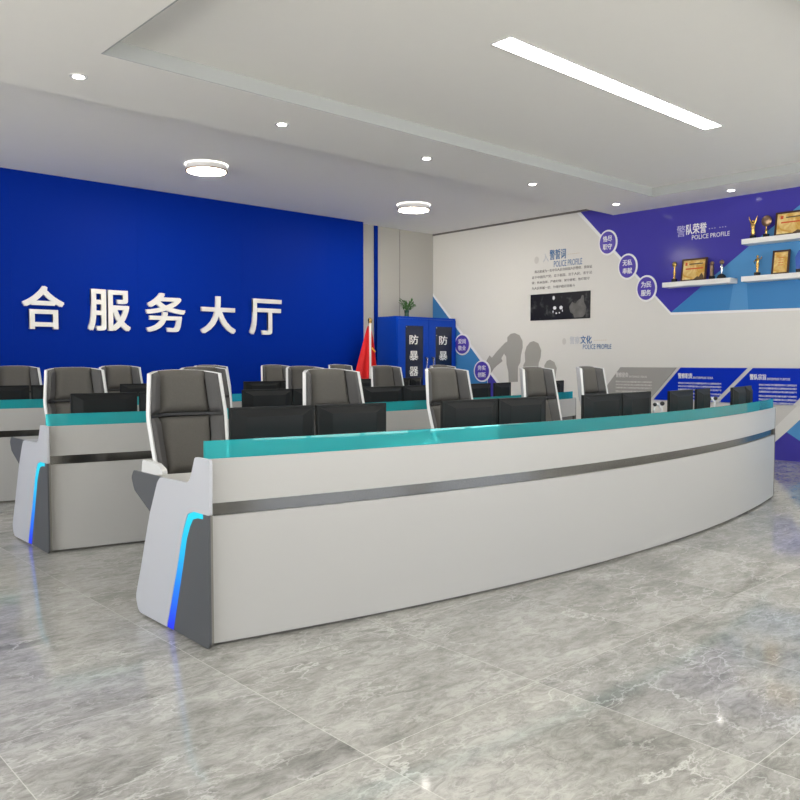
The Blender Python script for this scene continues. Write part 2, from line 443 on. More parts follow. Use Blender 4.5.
# ------------------------------------------------------------------ right wall graphics
def rpiece(name, pts, m, parent, d0, d1): return link(name, nprism(pts, 'x', XR-d1, XR-d0), m, parent)
mu = thing('wall_graphic', 'purple and light blue zigzag wall graphic under the awards shelves, upper right', 'wall graphic', (XR, 5.0, 1.8))
UP = [(6.72, Z2-.002), (6.845, 3.349)]
rpiece('white_border', [(YS, Z2-.002), (YS, 3.348), (6.93, 3.330), (5.43, 1.795), (2.0, 1.765), (2.0, Z2-.002)], M['white_print'], mu, .0005, .003)
rpiece('purple_field', [(YS, Z2-.002), (YS, 3.348), (6.88, 3.348), (5.425, 1.826), (4.428, 2.574), (3.823, 3.002), (3.5, 3.216), (YS, 3.216)][:7]+[(YS, 3.216)], M['purple'], mu, .0005, .005)
rpiece('light_blue_field', [(5.425, 1.826), (2.0, 1.79), (2.0, 3.216), (3.5, 3.216), (3.823, 3.002), (4.428, 2.574)], M['lblue'], mu, .0005, .0052)
rpiece('shelf_shade_field', [(5.41, 1.828), (4.64, 1.818), (4.585, 2.20), (4.93, 2.20)], M['mblue'], mu, .001, .006)  # darker blue below the shelves paints in their shade
rpiece('shelf_shade_field', [(4.40, 1.815), (2.0, 1.792), (2.0, 2.20), (4.43, 2.20)], M['mblue'], mu, .001, .006)
link('heading', text_bm('队荣誉', (5.23, 2.815, 4.953, 2.95), 'R', XR-.0045, bold=.02), M['white_print'], mu)
link('faded_heading', text_bm('警', (5.361, 2.80, 5.24, 2.945), 'R', XR-.0045, bold=.01), M['txt_fade'], mu)
link('subheading', text_bm('POLICE PROFILE', (5.15, 2.745, 4.652, 2.802), 'R', XR-.0045), M['white_print'], mu)
bm = bmesh.new()
for k in range(6): y = 4.92-.036*k-(.03 if k > 2 else 0); box(bm, XR-.0065, XR-.004, y-.007, y, 2.855, 2.866)
link('dotted_line', bm, M['white_print'], mu)

lo = thing('wall_graphic', 'light blue triangle wall graphic in the corner beside the blue cabinet', 'wall graphic', (XR, 9.2, 0))
rpiece('white_border', [(9.888, 2.35), (9.888, 0), (7.53, 0)], M['white_print'], lo, .0005, .003)
rpiece('light_blue_field', [(9.888, 2.30), (9.888, 0), (8.63, 0), (8.63, 1.03)], M['mblue'], lo, .0005, .005)
rpiece('purple_field', [(8.62, 1.02), (8.62, 0), (7.58, 0)], M['purple'], lo, .0005, .005)
lr = thing('wall_graphic', 'purple and light blue triangle graphic at the floor past the front desk end', 'wall graphic', (XR, 3.6, 0))
rpiece('beige_field', [(5.2, .66), (3.8, .66), (4.30, .12), (5.4, .12)], M['beige_print'], lr, .0005, .002)
rpiece('purple_field', [(4.50, -.0), (4.24, .02), (3.911, .345), (3.757, .249), (3.3, 0)][1:]+[], M['purple'], lr, .0005, .005)
rpiece('purple_field', [(4.26, .001), (3.911, .345), (3.35, .001)], M['purple'], lr, .0005, .0045)
rpiece('light_blue_field', [(3.911, .345), (3.30, .98), (2.3, .98), (2.3, .001), (3.35, .001)], M['lblue'], lr, .0005, .005)

# round badges
def badge(y, z, t, lab, ry=1.0):
    b = thing('round_badge', lab, 'badge', (XR, y, z), group='round violet badges on the white wall')
    r = bmesh.new(); f = bmesh.new(); n = 40
    prism(r, [(y+.178*ry*math.cos(2*PI*i/n), z+.178*math.sin(2*PI*i/n)) for i in range(n)], 'x', XR-.020, XR-.0003)
    prism(f, [(y+.153*ry*math.cos(2*PI*i/n), z+.153*math.sin(2*PI*i/n)) for i in range(n)], 'x', XR-.024, XR-.0195)
    link('rim', r, M['white_print'], b); link('face', f, M['badge'], b)
    link('lettering', join([text_bm(t[:2], (y+.088*ry, z+.012, y-.088*ry, z+.095), 'R', XR-.0238, bold=.015), text_bm(t[2:], (y+.088*ry, z-.10, y-.088*ry, z-.017), 'R', XR-.0238, bold=.015)]), M['white_print'], b)
badge(6.395, 2.843, '恪尽职守', 'round violet badge nearest the ceiling, top of the descending three', .84)
badge(6.075, 2.482, '无私奉献', 'round violet badge in the middle of the descending three', .84)
badge(5.784, 2.164, '为民服务', 'round violet badge lowest of the three beside the awards wall', .86)
badge(9.177, 1.458, '爱岗敬业', 'round violet badge right beside the blue cabinet')
badge(8.735, 1.02, '务实创新', 'round violet badge low on the wall, partly behind monitors')

# headings on the white wall
h = thing('wall_lettering', 'blue oath heading above lines of small dark text on white wall', 'wall lettering', (XR, 7.2, 2.3))
link('heading', text_bm('警誓词', (7.41, 2.692, 7.115, 2.842), 'R', XR-.0005, bold=.018), M['txt_blue'], h)
link('pale_heading', text_bm('入', (7.53, 2.672, 7.43, 2.80), 'R', XR-.0005), M['txt_pale'], h)
link('gold_emblem', nprism([(7.655+.04*math.cos(2*PI*i/16), 2.715+.055*math.sin(2*PI*i/16)) for i in range(16)], 'x', XR-.002, XR), M['beige_print'], h)
link('subheading', text_bm('POLICE PROFILE', (7.33, 2.582, 6.83, 2.672), 'R', XR-.0005), M['txt_blue'], h)
link('gold_dashes', join([nbox(XR-.002, XR, 7.08-k*.036-.022, 7.08-k*.036, 2.745, 2.752) for k in range(6)]), M['txt_gold'], h)
oath = ['我志愿成为一名中华人民共和国人民警察，我保证', '忠于中国共产党，忠于祖国，忠于人民，忠于法', '律；听从指挥，严格纪律；保守秘密；恪尽职守', '为人民奉献一切，为维护稳定而奋斗']
link('body_text', join([text_bm(t, (7.74 if i else 7.69, 2.515-.083*i, (6.66 if i < 2 else 6.70) if i < 3 else 6.95, 2.56-.083*i), 'R', XR-.0005, res=1, depth=.001, bold=.01) for i, t in enumerate(oath)]), M['txt_dark'], h)

ph = thing('wall_photograph', 'dark black and white photograph below the lines of text', 'photograph', (XR, 7.215, 1.80))
link('photo_print', nbox(XR-.012, XR-.0005, 6.68, 7.755, 1.80, 2.195), M['photo'], ph)
def fig(pts): return nprism(pts, 'x', XR-.0135, XR-.0115)
rot = []
def blob(b, y, z, ry, rz, n=14): prism(b, [(y+ry*math.cos(2*PI*i/n), z+rz*math.sin(2*PI*i/n)) for i in range(n)], 'x', XR-.0135, XR-.0115)
bm = bmesh.new()
blob(bm, 7.32, 2.125, .022, .03); blob(bm, 7.30, 1.975, .030, .026); blob(bm, 7.185, 1.975, .030, .028); blob(bm, 7.27, 1.895, .016, .012); blob(bm, 7.215, 1.90, .012, .012); blob(bm, 7.33, 1.92, .009, .018); blob(bm, 7.16, 1.93, .008, .018)
link('white_figures', bm, M['white_print'], ph)
bm = bmesh.new()
prism(bm, [(7.02, 1.90), (7.04, 1.98), (6.99, 2.05), (6.93, 2.02), (6.90, 2.06), (6.84, 2.09), (6.82, 2.14), (6.79, 2.13), (6.78, 2.03), (6.74, 1.96), (6.76, 1.87), (6.80, 1.82), (6.95, 1.815), (6.97, 1.87)], 'x', XR-.0135, XR-.0115)
link('grey_figure', bm, M['photo_grey'], ph)

h = thing('wall_lettering', 'blue culture heading low on white wall above the chairs', 'wall lettering', (XR, 6.8, 1.4))
link('heading', text_bm('文化', (6.845, 1.435, 6.652, 1.553), 'R', XR-.0005, bold=.02), M['txt_blue'], h)
link('pale_heading', text_bm('警察', (7.03, 1.432, 6.855, 1.545), 'R', XR-.0005, bold=.01), [M['txt_pale']], h)
link('gold_emblem', nprism([(7.13+.035*math.cos(2*PI*i/16), 1.475+.05*math.sin(2*PI*i/16)) for i in range(16)], 'x', XR-.002, XR), M['beige_print'], h)
link('subheading', text_bm('POLICE PROFILE', (6.80, 1.355, 6.325, 1.425), 'R', XR-.0005), M['txt_blue'], h)
link('gold_dashes', join([nbox(XR-.002, XR, 6.61-k*.036-.022, 6.61-k*.036, 1.478, 1.485) for k in range(6)]), M['txt_gold'], h)

# information boards
FILL = '坚持以人为本执法为民忠诚履职服务群众公正廉明团结协作敬业奉献开拓创新严守纪律保障安全'
def board(pts, m, head, eng, hu, body_u, rows, lab, w=.0, mt='white_print'):
    cy = sum(p[0] for p in pts)/len(pts)
    b = thing('information_board', lab, 'information board', (XR, cy, .66), group='slanted boards low on the right wall')
    link('board_back', nprism(pts, 'x', XR-.014, XR-.0055), m, b)
    link('heading', text_bm(head, (hu, .958, hu-.20, 1.03), 'R', XR-.0135, bold=.03), M[mt], b)
    link('subheading', text_bm(eng, (hu-.21, .958, hu-.21-.27, .986), 'R', XR-.0135, depth=.001, bold=.02), M[mt], b)
    ls = []
    for i in range(rows):
        s = FILL[i*5 % 20:]+FILL[:i*5 % 20]
        z = .912-.0415*i-(.010 if i > 2 else 0)
        ls.append(text_bm(s[:26], (body_u[0], z-.024, body_u[1], z), 'R', XR-.0135, depth=.001, res=1, bold=.015))
    link('body_text', join(ls), M[mt], b)
M['print_soft'] = mat('print_light_grey', (.72, .70, .67, 1), .5)
board([(6.52, .668), (6.17, 1.100), (5.325, 1.100), (5.71, .668)], M['panel_grey'], '警察使命', 'ENTERPRISE VISION', 6.24, (6.24, 5.68), 5, 'grey slanted information board, leftmost of three on the right wall', mt='print_soft')
board([(5.655, .668), (5.27, 1.102), (4.392, 1.102), (4.812, .668)], M['panel_blue'], '警察职责', 'ENTERPRISE IDEA', 5.305, (5.30, 4.715), 6, 'blue slanted information board in the middle of the three')
board([(4.745, .668), (4.325, 1.102), (3.45, 1.102), (3.845, .668)], M['panel_blue'], '警队宗旨', 'ENTERPRISE PURPOSE', 4.36, (4.245, 3.80), 6, 'blue slanted information board, rightmost, above the front desk far end')

# saluting silhouettes (printed decals)
def sil(pts, lab):
    tag(link('silhouette_decal', nprism(pts, 'x', XR-.0045, XR-.0003), M['sil']), lab, 'wall decal', 'grey figure silhouettes on the white wall')
def ell(y, z, ry, rz, a0, a1, n=14): return [(y+ry*math.cos(math.radians(a0+(a1-a0)*i/n)), z+rz*math.sin(math.radians(a0+(a1-a0)*i/n))) for i in range(n+1)]
sil([(8.07, 1.622), (7.972, 1.584), (7.915, 1.495), (7.909, 1.394), (7.941, 1.278), (7.953, 1.161), (7.995, 1.103), (8.0, 1.0), (8.0, 0.86), (8.18, 0.85), (8.182, 0.865), (8.193, 1.013), (8.229, 1.131), (8.237, 1.249), (8.282, 1.302), (8.34, 1.227), (8.314, 1.183), (8.427, 1.115), (8.495, 1.062), (8.565, 0.978), (8.615, 1.038), (8.656, 1.182), (8.587, 1.273), (8.537, 1.235), (8.429, 1.34), (8.264, 1.472), (8.216, 1.493), (8.217, 1.56), (8.151, 1.61)], 'tallest grey silhouette decal with a raised bent arm')
sil([(7.696, 1.489), (7.606, 1.454), (7.552, 1.347), (7.56, 1.247), (7.599, 1.148), (7.602, .85), (7.856, .85), (7.893, 1.118), (7.857, 1.176), (7.867, 1.306), (7.832, 1.407), (7.768, 1.471)], 'middle grey silhouette decal with a plain rounded head')
sil([(7.384, 1.205), (7.306, 1.17), (7.262, 1.079), (7.277, 0.967), (7.302, 0.7), (7.476, 0.7), (7.477, 0.992), (7.488, 1.12), (7.444, 1.184)], 'smallest grey silhouette decal, on the right of the three')

# ------------------------------------------------------------------ cabinet, plant, flag
CX0, CX1, CY0, CY1, CH = 8.43, 9.755, 9.33, 9.80, 1.89
cb = thing('storage_cabinet', 'tall blue steel riot gear cabinet with two windowed doors in the corner', 'cabinet', ((CX0+CX1)/2, 9.55, 0))
bm = bmesh.new()
t = .03
box(bm, CX0, CX1, CY0, CY1, CH-t, CH); box(bm, CX0, CX1, CY0, CY1, 0, .08)
box(bm, CX0, CX0+t, CY0, CY1, .08, CH-t); box(bm, CX1-t, CX1, CY0, CY1, .08, CH-t); box(bm, CX0+t, CX1-t, CY1-.02, CY1, .08, CH-t)
link('body', bm, M['cab_blue'], cb)
for z in (.5, .9, 1.3, 1.62): link('shelf', nbox(CX0+t, CX1-t, CY0+.03, CY1-.02, z, z+.015), M['cab_blue'], cb)
cm = (CX0+CX1)/2+.02
for i, (a, b, w0, w1) in enumerate(((CX0+.012, cm-.003, 8.60, 8.995), (cm+.003, CX1-.012, 9.27, 9.66))):
    bm = bmesh.new(); z0, z1 = .03, CH-.035; wz0, wz1 = .35, 1.745
    box(bm, a, w0, CY0-.022, CY0-.001, z0, z1); box(bm, w1, b, CY0-.022, CY0-.001, z0, z1)
    box(bm, w0, w1, CY0-.022, CY0-.001, z0, wz0); box(bm, w0, w1, CY0-.022, CY0-.001, wz1, z1)
    d = link('door', bm, M['cab_blue'], cb)
    d['_o'] = list(cb['_o'])
    link('door_window', nbox(w0, w1, CY0-.014, CY0-.008, wz0, wz1), M['cab_glass'], d)
    cx = (w0+w1)/2-.01
    link('lettering', join([text_bm(c, (cx-.095, z-.075, cx+.095, z+.075), 'B', CY0-.0145, bold=.014, depth=.003) for c, z in (('防', 1.525), ('暴', 1.27), ('器', 1.02), ('材', .77))]), M['white_print'], d)
    hx = cm-.075 if i == 0 else cm+.075
    bm = bmesh.new(); tube(bm, [(hx, CY0-.022, 1.24), (hx, CY0-.06, 1.235), (hx, CY0-.06, 1.0), (hx, CY0-.022, .995)], .018, 10)
    link('door_handle', bm, M['chrome'], d, smooth=True)
    bm = bmesh.new()
    for q in ((w0+.02, 1.725), ) + (((w0+.02, 1.60),) if i else ()): ball(bm, (q[0], CY0-.02, q[1]), .012)
    link('rivet', bm, M['chrome'], d)

pl = thing('potted_plant', 'small leafy green plant in a dark glass vase on the blue cabinet', 'plant', (8.86, 9.56, CH))
bm = bmesh.new(); lathe(bm, (8.86, 9.56, CH), [(.03, 0), (.038, .01), (.036, .06), (.042, .11), (.044, .115)])
link('vase', bm, M['vase'], pl, smooth=True)
st = bmesh.new(); lv = bmesh.new()
for k in range(26):
    a = random.uniform(0, 2*PI); R = random.uniform(.05, .20); H = random.uniform(.14, .30)-R*.25
    e = Vector((8.86+R*math.cos(a)*1.0, 9.56+R*math.sin(a)*.6, CH+.09+H*.72)); b0 = Vector((8.86, 9.56, CH+.10))
    tube(st, [b0, (b0+e)/2+Vector((0, 0, .03)), e], .003, 5)
    for q in range(3):
        p = b0.lerp(e, .5+.25*q); d = Vector((random.uniform(-1, 1), random.uniform(-1, 1), random.uniform(-.3, .8))).normalized(); L = random.uniform(.05, .085)
        s = d.cross(Vector((0, 0, 1))); s = s.normalized()*L*.24; up = d.cross(s).normalized()*.004
        vs = [lv.verts.new(v) for v in (p, p+d*L*.45+s, p+d*L, p+d*L*.45-s)]; ws = [lv.verts.new(v.co+up) for v in vs]
        lv.faces.new(vs); lv.faces.new(ws[::-1])
        for i in range(4): lv.faces.new((vs[i], ws[i], ws[(i+1) % 4], vs[(i+1) % 4]))
link('stem', st, M['leaf'], pl); link('leaves', lv, M['leaf'], pl)

FX, FY = 7.93, 9.38
fg = thing('flag', 'furled red flag on a white pole beside the blue cabinet', 'flag', (FX, FY, 0))
bm = bmesh.new(); cyl(bm, (FX, FY), .13, .0, .03, 28); cyl(bm, (FX, FY), .05, .03, .12, 20); link('base', bm, M['marble_black'], fg)
bm = bmesh.new(); tube(bm, [(FX, FY, .12), (FX, FY, 1.76)], .018, 12); link('pole', bm, M['pole'], fg, smooth=True)
bm = bmesh.new(); ball(bm, (FX, FY, 1.805), .035, (1, 1, 1.2)); cyl(bm, (FX, FY), .03, 1.76, 1.775, 14); link('finial', bm, M['gold'], fg, smooth=True)
# cloth: draped folds widening downwards
def cloth(x_of, y_off, z0, z1, n=26, rows=16, fold=.03, ph=0, th=.004):
    bm = bmesh.new(); G = []
    for s in (0, 1):
        g = []
        for r in range(rows+1):
            t = r/rows; a, b = x_of(t); row = []
            for i in range(n+1):
                u = i/n; x = a+(b-a)*u
                y = FY+y_off+fold*math.sin(u*11+ph+t*1.5)*(.3+t)+s*th
                row.append(bm.verts.new((x, y, z0+(z1-z0)*t+.02*math.sin(u*PI*2+ph)*t)))
            g.append(row)
        G.append(g)
    for s in (0, 1):
        for r in range(rows):
            for i in range(n): bm.faces.new((G[s][r][i], G[s][r][i+1], G[s][r+1][i+1], G[s][r+1][i]))
    rim = [(0, i) for i in range(n)]
    for r in range(rows):
        for i in (0, n): bm.faces.new((G[0][r][i], G[0][r+1][i], G[1][r+1][i], G[1][r][i]))
    for i in range(n):
        for r in (0, rows): bm.faces.new((G[0][r][i], G[0][r][i+1], G[1][r][i+1], G[1][r][i]))
    return bm
link('flag_cloth', join([cloth(lambda t: (FX-.02-.25*t**.85, FX-.018+.004*t), .02, 1.72, .93),
                         cloth(lambda t: (FX+.018, FX+.035+.13*t**.7), .02, 1.66, .93, ph=1.5)]), M['red'], fg, smooth=True)
bm = bmesh.new(); tube(bm, [(FX+.028, FY-.012, 1.385), (FX+.055, FY-.014, 1.355), (FX+.09, FY-.016, 1.325)], .012, 8); link('gold_fringe', bm, M['yellow'], fg)
tag(link('plinth', nbox(7.68, 8.08, 9.545, 9.735, 0, .915), M['black']), 'black plinth standing behind the lower edge of the red flag', 'plinth')


# ------------------------------------------------------------------ award shelves
def shelf(y1, y0, z, lab):
    bm = bmesh.new(); box(bm, XR-.20, XR-.0065, y0, y1, z-.062, z, bev=.004)
    tag(link('wall_shelf', bm, M['shelf']), lab, 'shelf', 'white floating award shelves')
SZ1, SZ2 = 2.205, 2.652
shelf(5.45, 4.54, SZ1, 'white floating shelf, leftmost, with one frame and three trophies')
shelf(4.415, 2.9, SZ2, 'white floating shelf, the upper right one')
shelf(4.41, 2.9, SZ1, 'white floating shelf below the upper right one')
XS = XR-.10
def trophy(y, z, H, kind, lab):
    t = thing('trophy', lab, 'trophy', (XS, y, z))
    c = (XS, y, z)
    b = bmesh.new()
    if kind == 'dome': lathe(b, c, [(.055, 0), (.055, .02), (.045, .045), (.02, .062), (.008, .068)])
    else: box(b, XS-.028, XS+.028, y-.028, y+.028, z, z+.045, bev=.003)
    link('base', b, M['marble_black'], t, smooth=(kind == 'dome'))
    f = bmesh.new(); z0 = .045
    if kind == 'star_column':
        lathe(f, c, [(.022, z0), (.012, z0+.03), (.018, z0+H*.3), (.010, z0+H*.5), (.02, z0+H*.62)])
        link('column', f, M['gold'], t, smooth=True)
        f = bmesh.new(); ball(f, (XS, y, z+H-.04), .032, (1, 1, 1.15)); link('ball', f, M['gold'], t, smooth=True)
    elif kind == 'square_column':
        box(f, XS-.018, XS+.018, y-.018, y+.018, z+z0, z+H*.78, bev=.002); link('column', f, M['bronze'], t)
        f = bmesh.new(); ball(f, (XS, y, z+H-.03), .026); link('ball', f, M['bronze'], t, smooth=True)
    elif kind == 'dome':
        lathe(f, c, [(.012, .06), (.010, .10), (.022, .14), (.012, .17), (.010, .19)]); link('stem', f, M['chrome'], t, smooth=True)
        f = bmesh.new(); ball(f, (XS, y, z+H-.028), .030, (.6, 1, 1)); link('disc', f, M['bronze'], t, smooth=True)
    elif kind == 'winged':
        lathe(f, c, [(.016, z0), (.028, z0+.03), (.02, z0+.07), (.03, z0+.11), (.024, z0+.135), (.01, z0+.15)])
        ball(f, (XS, y, z+z0+.168), .017); link('figure', f, M['gold'], t, smooth=True)
        f = bmesh.new()
        for s in (-1, 1): tube(f, [(XS, y+s*.012, z+z0+.12), (XS, y+s*.03, z+z0+.165), (XS, y+s*.052, z+H-.01)], [.012, .013, .004], 8)
        link('raised_arms', f, M['gold'], t, smooth=True)
    elif kind == 'disc':
        lathe(f, c, [(.014, z0), (.012, z0+.03), (.02, z0+.045), (.008, z0+.06), (.008, z0+.085)]); link('stem', f, M['gold'], t, smooth=True)
        f = bmesh.new(); ball(f, (XS, y, z+H-.063), .060, (.35, 1, 1.1), 18); link('disc', f, M['bronze'], t, smooth=True)
    elif kind == 'figure':
        lathe(f, c, [(.018, z0), (.014, z0+.04), (.022, z0+.09), (.013, z0+.12), (.026, z0+.155), (.010, z0+.175)])
        ball(f, (XS, y, z+z0+.192), .016); link('figure', f, M['gold'], t, smooth=True)
        f = bmesh.new()
        tube(f, [(XS, y+.02, z+z0+.155), (XS, y+.042, z+z0+.13), (XS, y+.03, z+z0+.105)], .006, 6)
        tube(f, [(XS, y-.02, z+z0+.155), (XS, y-.045, z+z0+.165), (XS, y-.05, z+z0+.185)], .006, 6)
        link('arms', f, M['gold'], t, smooth=True)
    elif kind == 'crystal':
        prism(f, [(y-.03, z+z0), (y+.03, z+z0), (y+.042, z+H*.7), (y, z+H), (y-.042, z+H*.7)], 'x', XS-.015, XS+.015); link('crystal', f, M['blue_glass'], t)
trophy(5.332, SZ1, .275, 'star_column', 'slim gold trophy with a ball top at the left end of the leftmost shelf')
trophy(4.825, SZ1, .235, 'square_column', 'reddish square column trophy right of the frame on the leftmost shelf')
trophy(4.70, SZ1, .235, 'dome', 'trophy on a round black foot at the right end of the leftmost shelf')
trophy(4.32, SZ2, .285, 'winged', 'gold figure trophy with raised arms on the upper right shelf')
trophy(4.162, SZ2, .262, 'disc', 'bronze oval disc trophy on the upper right shelf')
trophy(4.258, SZ1, .255, 'figure', 'gold standing figure trophy at the left of the lower right shelf')
trophy(3.775, SZ1, .265, 'crystal', 'blue crystal trophy on the lower right shelf beside the portrait frame')
def cert(y0, y1, z, H, lab, portrait=False):
    """leaning framed certificate; local frame: x = width (towards -Y), z = up, y = into the wall"""
    w = y0-y1
    t = thing('framed_certificate', lab, 'picture frame', (XS-.03, (y0+y1)/2, z), -PI/2)
    tilt = Matrix.Rotation(math.radians(-9), 4, 'X')
    def pc(name, bm, m):
        bmesh.ops.transform(bm, matrix=tilt, verts=bm.verts); return link(name, bm, m, t, world=False)
    f = bmesh.new(); a = w/2; e = .022
    box(f, -a, a, 0, .016, 0, e); box(f, -a, a, 0, .016, H-e, H); box(f, -a, -a+e, 0, .016, e, H-e); box(f, a-e, a, 0, .016, e, H-e)
    pc('frame', f, M['wood_dark'])
    pc('certificate', nbox(-a+e, a-e, .006, .012, e, H-e), M['cert'])
    r = bmesh.new()
    if portrait:
        for k in range(4): box(r, -.03, .03, .0045, .0065, H*(.38+.1*k), H*(.38+.1*k)+.006)
        pc('print_lines', r, M['cert_red'])
    else:
        box(r, -a*.66, a*.72, .0045, .0065, H*.52, H*.58); box(r, -a*.72, -a*.55, .0045, .0065, H*.7, H*.84); pc('red_print', r, M['cert_red'])
        r = bmesh.new(); box(r, -a*.40, a*.66, .0045, .0065, H*.73, H*.78)
        prism(r, [(a*.05, e+.002), (a*.3, H*.2), (a*.45, H*.17), (a*.62, H*.34), (a*.8, H*.2), (a*.85, e+.002)], 'y', .0045, .0065); pc('dark_print', r, M['cert_dark'])
cert(5.235, 4.895, SZ1, .295, 'landscape gold certificate in dark frame on the leftmost shelf')
cert(4.06, 3.66, SZ2, .285, 'landscape gold certificate in dark frame on the upper right shelf')
cert(4.085, 3.885, SZ1, .29, 'portrait gold certificate in dark frame on the lower right shelf', True)

# ------------------------------------------------------------------ lamps
def area(name, loc, sx, sy, power, col=(1, .97, .93), rot=(0, 0, 0), vis=False):
    l = bpy.data.lights.new(name, 'AREA'); l.shape = 'RECTANGLE'; l.size = sx; l.size_y = sy; l.energy = power; l.color = col
    o = bpy.data.objects.new(name, l); COL.objects.link(o); o.location = loc; o.rotation_euler = rot
    return o
def linear(x0, x1, y0, y1, z, lab):
    t = thing('linear_ceiling_light', lab, 'ceiling light', ((x0+x1)/2, (y0+y1)/2, z))
    bm = bmesh.new(); e = .012
    box(bm, x0-e, x1+e, y0-e, y0, z-.006, z-.0005); box(bm, x0-e, x1+e, y1, y1+e, z-.006, z-.0005)
    box(bm, x0-e, x0, y0, y1, z-.006, z-.0005); box(bm, x1, x1+e, y0, y1, z-.006, z-.0005)
    link('trim', bm, M['lamp_body'], t)
    link('diffuser', nbox(x0, x1, y0, y1, z-.005, z-.0005), M['lamp'], t)
linear(4.17, 7.13, 3.49, 3.65, ZT, 'long bright recessed strip light in the ceiling tray')
for a, b, lab in ((-4.0, 3.49, 'added unseen strip light in the soffit by the left windows, middle one'), (-4.0, 7.4, 'added unseen strip light in the rear ceiling by the left windows'), (-4.0, -1.6, 'added unseen strip light in the soffit by the left windows, nearest the front'),
                  (.6, -1.6, 'added unseen strip light in the front soffit, the middle one'), (5.2, -1.6, 'added unseen strip light in the front soffit by the right wall'), (.4, .6, 'added unseen strip light in the soffit just before the ceiling tray')):
    linear(a, a+2.96, b, b+.16, Z1 if b > YS else Z2, lab)  # out-of-view strip lights, added to brighten the room
for x, y, lab in ((2.22, 5.835, 'recessed round downlight nearest the top left of the ceiling'), (3.945, 5.83, 'recessed round downlight, second from the left along the soffit'),
                  (5.67, 5.825, 'recessed round downlight, third from the left along the soffit'), (7.39, 5.85, 'recessed round downlight, fourth along the soffit'),
                  (9.13, 5.86, 'recessed round downlight in the soffit above the corner badges'), (9.40, 4.465, 'recessed round downlight above the awards shelves')):
    t = thing('downlight', lab, 'ceiling light', (x, y, Z2), group='small round downlights in the soffit')
    bm = bmesh.new(); lathe(bm, (x, y, Z2-.006), [(.062, 0), (.062, .0055)], 28); link('rim', bm, M['lamp_body'], t)
    bm = bmesh.new(); cyl(bm, (x, y), .038, Z2-.009, Z2-.0062, 24); link('lens', bm, M['spot'], t)
for x, y, lab in ((4.47, 8.09, 'round drum ceiling lamp with glowing rim above the blue wall, left one'), (7.74, 8.21, 'round drum ceiling lamp with glowing rim near the grey corner, right one')):
    t = thing('drum_ceiling_lamp', lab, 'ceiling light', (x, y, Z1))
    bm = bmesh.new(); cyl(bm, (x, y), .235, Z1-.006, Z1-.0005, 40); link('glow_ring', bm, M['lamp_ring'], t, smooth=True)
    bm = bmesh.new(); cyl(bm, (x, y), .222, Z1-.062, Z1-.0062, 40); link('lamp_body', bm, M['lamp_body'], t, smooth=True)
    bm = bmesh.new(); n = 40
    lathe(bm, (x, y, Z1-.074), [(.228, 0), (.232, .004), (.232, .012)], 40); link('rim', bm, M['lamp_rim'], t, smooth=True)
    bm = bmesh.new(); cyl(bm, (x, y), .205, Z1-.078, Z1-.0745, 40); link('diffuser', bm, M['lamp_warm'], t)

# ------------------------------------------------------------------ desks
AX, AR, AY = 4.42, 11.95, 2.635
def arc(x): return AY+AR-math.sqrt(AR*AR-(x-AX)**2)
DX0, DX1, PITCH = 1.622, 7.10, 2.14
def sweep(prof, x0=DX0, x1=DX1, n=56, y0=0, shape=arc):
    bm = bmesh.new(); R = []
    for i in range(n+1):
        x = x0+(x1-x0)*i/n; R.append([bm.verts.new((x, shape(x)+a+y0, z)) for a, z in prof])
    m = len(prof)
    for A, B in zip(R, R[1:]):
        for k in range(m): bm.faces.new((A[k], B[k], B[(k+1) % m], A[(k+1) % m]))
    bm.faces.new(R[0]); bm.faces.new(R[-1][::-1]); return bm
def rect(a, b, z0, z1): return [(a, z0), (b, z0), (b, z1), (a, z1)]
WHITE = rounded([(2.901, .566), (2.896, .797), (3.021, .797), (3.045, .74), (3.075, .682), (3.343, .679), (3.373, .65), (3.454, .497), (3.505, .367), (3.556, .229), (3.618, .08), (3.590, .012), (3.298, .012), (3.191, .299), (3.141, .45), (3.108, .52), (3.088, .55), (3.038, .566)],
                [.012, .022, .02, .05, .05, .05, .02, 0, 0, 0, .06, .05, 0, 0, 0, .03, .02, 0])
LED = [(3.296, .012), (3.191, .299), (3.141, .45), (3.108, .512), (3.085, .548), (3.038, .565), (2.962, .565), (2.962, .545), (3.012, .542), (3.048, .532), (3.074, .498), (3.105, .439), (3.148, .296), (3.240, .012)]
DARK = [(3.238, .012), (3.147, .296), (3.104, .439), (3.073, .498), (3.047, .531), (3.012, .541), (2.961, .544), (2.961, .565), (2.918, .565), (2.918, .03), (2.935, .008)]
WING = rounded([(3.33, .674), (3.65, .677), (3.675, .64), (3.645, .584), (3.455, .49), (3.36, .60)], [0, .02, .02, .03, 0, 0])
CORE = rounded([(2.918, .79), (3.02, .79), (3.045, .70), (3.08, .672), (3.33, .67), (3.36, .64), (3.60, .08), (3.58, .012), (2.935, .012), (2.918, .03)], .012, 3)
